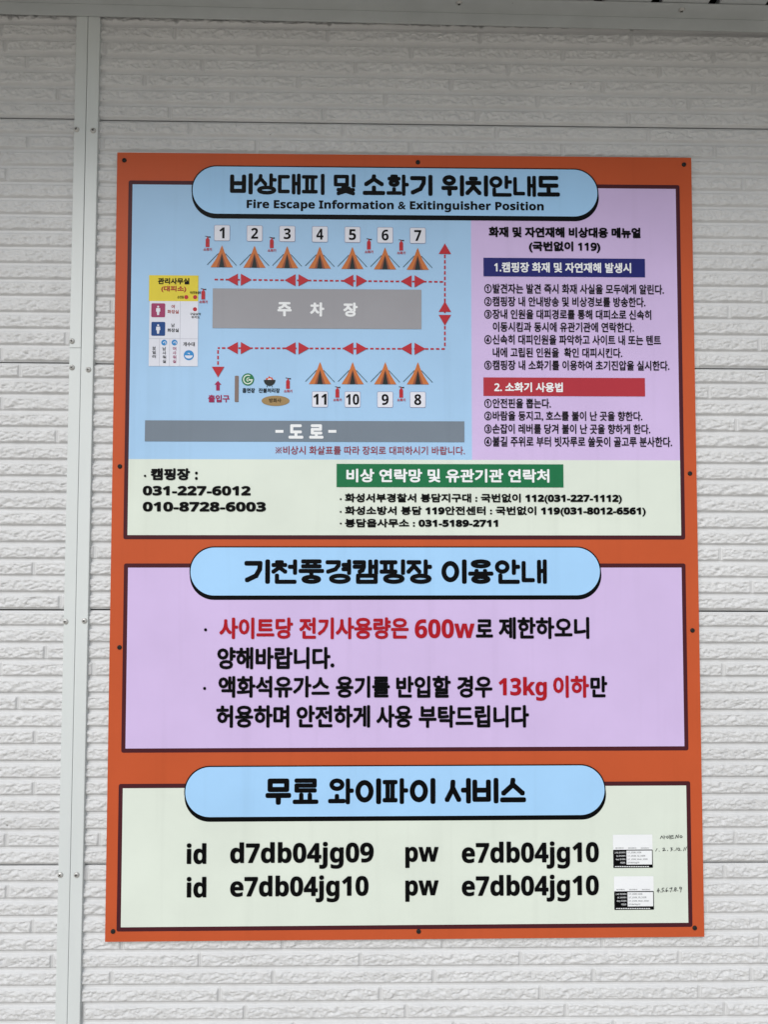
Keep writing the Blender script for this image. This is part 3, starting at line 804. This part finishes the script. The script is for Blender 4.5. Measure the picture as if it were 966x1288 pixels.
sheet('entrance_arrow', [(loc(274.3, 479.3, ((0, 0), (4.4, 5), (2.2, 5), (2.2, 12.3), (-2.2, 12.3), (-2.2, 5), (-4.4, 5))), 0)], [PURPLE], 4, SA)
T('출입구', 262, 288.8, 497, 506.4, PURPLE, SA, r=0.03, name='caption')
q = rect(295.4, 473, 300.3, 506); sheet('gate_post_icon', [(rr4(q, 0.0012, 3), 0)], [TAUPE], 4, SA)
sheet('smoking_icon', [(ell(311.9, 477.7, 7.8, 7.8), 0), (arcband(311.9, 477.7, 4.7, 6.1, 10, 300), 1, .3), (arcband(312.6, 477.9, 1.6, 2.7, 90, 300, 10), 1, .3),
      (loc(311.9, 477.7, ((0.6, -0.3), (6.3, -0.3), (5.9, 1.5), (0.6, 1.5))), 1, .5)], [GICON, IVORY], 4, SA)
T('흡연장', 305, 320.7, 488.4, 494.4, BLACK, SA, r=0.026, n=6, name='caption')
sheet('grill_icon', [(ell(339.2, 478.2, 7.4, 7.6, 16, 0, 180), 0), (loc(339.2, 478.2, ((-5, -0.1), (-4.2, -2.6), (-2, -2.2), (-0.6, -5), (1.2, -3), (2.8, -3.4), (4.8, -0.1))), 1), (loc(339.2, 478.2, ((-2.8, -0.1), (-1.6, -1.8), (1.5, -1.8), (2.8, -0.1))), 2, .3),
      (loc(339.2, 478.2, stroke((-2.4, 6.5), (-3.4, 9.2), 0.8)), 0, .2), (loc(339.2, 478.2, stroke((2.4, 6.5), (3.6, 9.2), 0.8)), 0, .2), (loc(339.2, 478.2, stroke((0, 7), (0, 8.8), 0.8)), 0, .2)], [DOORK, EMBER, TAG], 4, SA)
T('잔불처리장', 325.4, 352, 488.6, 494.4, BLACK, SA, r=0.026, n=6, name='caption')
sheet('sand_icon', [(ell(346.7, 504.5, 17.6, 6.5, 36), 0)], [SAND], 4, SA)
T('방화사', 338.6, 353.8, 501.4, 506.6, BLACK, SA, r=0.012, n=6, name='caption')
# office block
oy = rect(187.6, 347, 249.6, 379.4); ow = rect(187.8, 379.4, 249.2, 461)
off = sheet('office_block', [(R4(oy), 0), (R4((ow[0], ow[1], ow[2], oy[1])), 1),
      (R4(rect(226.4, 379.6, 226.9, 461)), 2, .3), (R4(rect(200.5, 426.5, 201, 461)), 2, .3), (R4(rect(213.2, 426.5, 213.7, 461)), 2, .3), (R4(rect(187.8, 426.3, 249.2, 426.8)), 2, .4)], [YELLOW, TAG, LINEGREY], 4, SA)
T('관리사무실', 198.9, 238.5, 350.4, 358.4, BLACK, SA, r=0.04, name='caption'); T('(대피소)', 203, 234.5, 360.2, 368.4, BROWNRED, SA, r=0.04, name='caption')
for a, b in ((234.5, 374.4), (245.6, 374.4), (245.4, 389.6)): sheet('location_dot', [(ell(a, b, 2.6, 2.6, 18), 0)], [ARROW], 5, SA)
T('손전등', 223.4, 231.5, 372.6, 376.3, BLACK, SA, r=0.02, n=6, name='caption'); T('비상방송설비', 239.3, 252.7, 366.8, 370.6, BLACK, SA, r=0.02, n=6, name='caption')
T('구급상자', 239.3, 252.9, 394, 397.2, BLACK, SA, r=0.02, n=6, name='caption'); T('위치도', 241, 251.2, 398, 401.2, BLACK, SA, r=0.02, n=6, name='caption')
for y0, mt, s, tm in ((382.2, PINK, '여', BROWNRED), (405.5, BLUESQ, '남', BLACK)):
    q = rect(190.6, y0, 208, y0+17.4)
    P = lambda *pts: loc(199.2, y0+8.7, pts)
    sheet('toilet_icon', [(rr4(q, 0.0018, 4), 0), (ell(199.2, y0+4.2, 1.3, 1.3, 14), 1, .3), (P((-2.4, -2.8), (2.4, -2.8), (2.7, 1.6), (1.6, 1.8), (1.2, 6.2), (-1.2, 6.2), (-1.6, 1.8), (-2.7, 1.6)), 1, .3)], [mt, TAG], 5, SA)
    T(s, 215.8, 220, y0+1.8, y0+6.5, tm, SA, r=0.02, n=6, name='caption'); T('화장실', 210.8, 225, y0+8.2, y0+12.8, tm, SA, r=0.02, n=6, name='caption')
for s, xa, y0, y1, mt in (('보일러', 191.9, 436, 451.6, BLACK), ('남샤워실', 204.7, 436.6, 457.6, BLACK), ('여샤워실', 217.5, 436.6, 457.6, PINK)):
    n_ = len(s); hh = (y1-y0)/n_
    for i, ch in enumerate(s): T(ch, xa, xa+4.3, y0+i*hh+0.3, y0+(i+1)*hh-0.5, mt, SA, r=0.018, n=6, name='caption')
for a in (206.7, 219.7):
    sheet('shower_icon', [(ell(a, 431.4, 3.7, 3.7, 20), 0), (arcband(a+.6, 432.2, 1.3, 2.1, 180, 330, 10), 1, .3), (loc(a, 431.4, ((1.6, 0), (2.4, 0), (2.4, 2.2), (1.6, 2.2))), 1, .3)], [BLUEIC, TAG], 5, SA)
T('개수대', 230.5, 245.2, 430.8, 436.2, BLACK, SA, r=0.022, n=6, name='caption')
sheet('sink_icon', [(ell(237.7, 447.3, 6.4, 6.4, 28), 0), (ell(237.7, 447.6, 4.9, 3.9, 14, 0, 180), 1, .3), (loc(237.7, 447.3, ((-1.6, -2.8), (1.2, -2.8), (1.2, -1), (0.4, -1), (0.4, -2), (-1.6, -2))), 1, .3)], [BLUEIC, TAG], 5, SA)

# ---- two stickers stuck on the pale section
def sticker(x0, y0, x1, ym, y1, label):
    cx, cz = S((x0+x1)/2, (y0+y1)/2)
    e = empty('sticker', (cx, -2*LAY, Z0+cz)); tag(e, label, 'sticker', 'network stickers on the board')
    inv = Matrix.Translation(e.location).inverted(); ABS[e] = inv
    def sp(name, pol, mats, lv):
        o = sheet(name, pol, mats, lv, e); o.matrix_parent_inverse = inv; return o
    sp('paper', [(rr4(rect(x0, y0, x1, y1), 0.001, 3), 0)], [WHITE], 3.2, )
    blk = rect(x0+.2, ym, x1+.2, y1)
    wd, ht = x1-x0, y1-ym
    sp('table', [(rr4(blk, 0.001, 3), 0), (R4(rect(x0+wd*.34, ym+1.1, x1-.8, y1-ht*.19)), 1, .4)], [BLACK, WHITE], 4, )
    for i in range(3): T('와이파이', x0+wd*(.06+.32*i), x0+wd*(.26+.32*i), ym-2.9, ym-1.2, INKPEN, e, r=0.0, name='small_print')
    rows = ('U7_2G08_5G08', 'U7_2G08_5G_5G08', 'U7_2G08_Mesh_5G08', 'd7db04jg09')
    for i, s in enumerate(rows):
        ya = ym+2.4+i*ht*.185
        T(('2.4G 와이파이', '5G 와이파이', 'Mesh 와이파이', '비밀번호')[i], x0+wd*(.04, .08, .07, .18)[i], x0+wd*.31, ya, ya+2.3, WHITE, e, r=0.01, n=6, name='small_print')
        T(s, x0+wd*.37, x0+wd*(.71, .81, .87, .66)[i], ya, ya+2.3, INKPEN, e, r=0.0, level=5, name='small_print')
    sp('footer_print', [(R4(rect(x0+wd*.05+k*wd*.058, y1-2.3, x0+wd*.05+k*wd*.058+wd*.042, y1-1.2)), 0) for k in range(15)], [WHITE], 5)
sticker(770.9, 1049, 820.6, 1067.8, 1090.7, 'small white and black sticker beside the upper password line')
sticker(772.2, 1101.3, 822, 1119.9, 1143.3, 'small white and black sticker beside the lower password line')
flush_texts()
for o in [sign]+list(ABS): true_up(o)
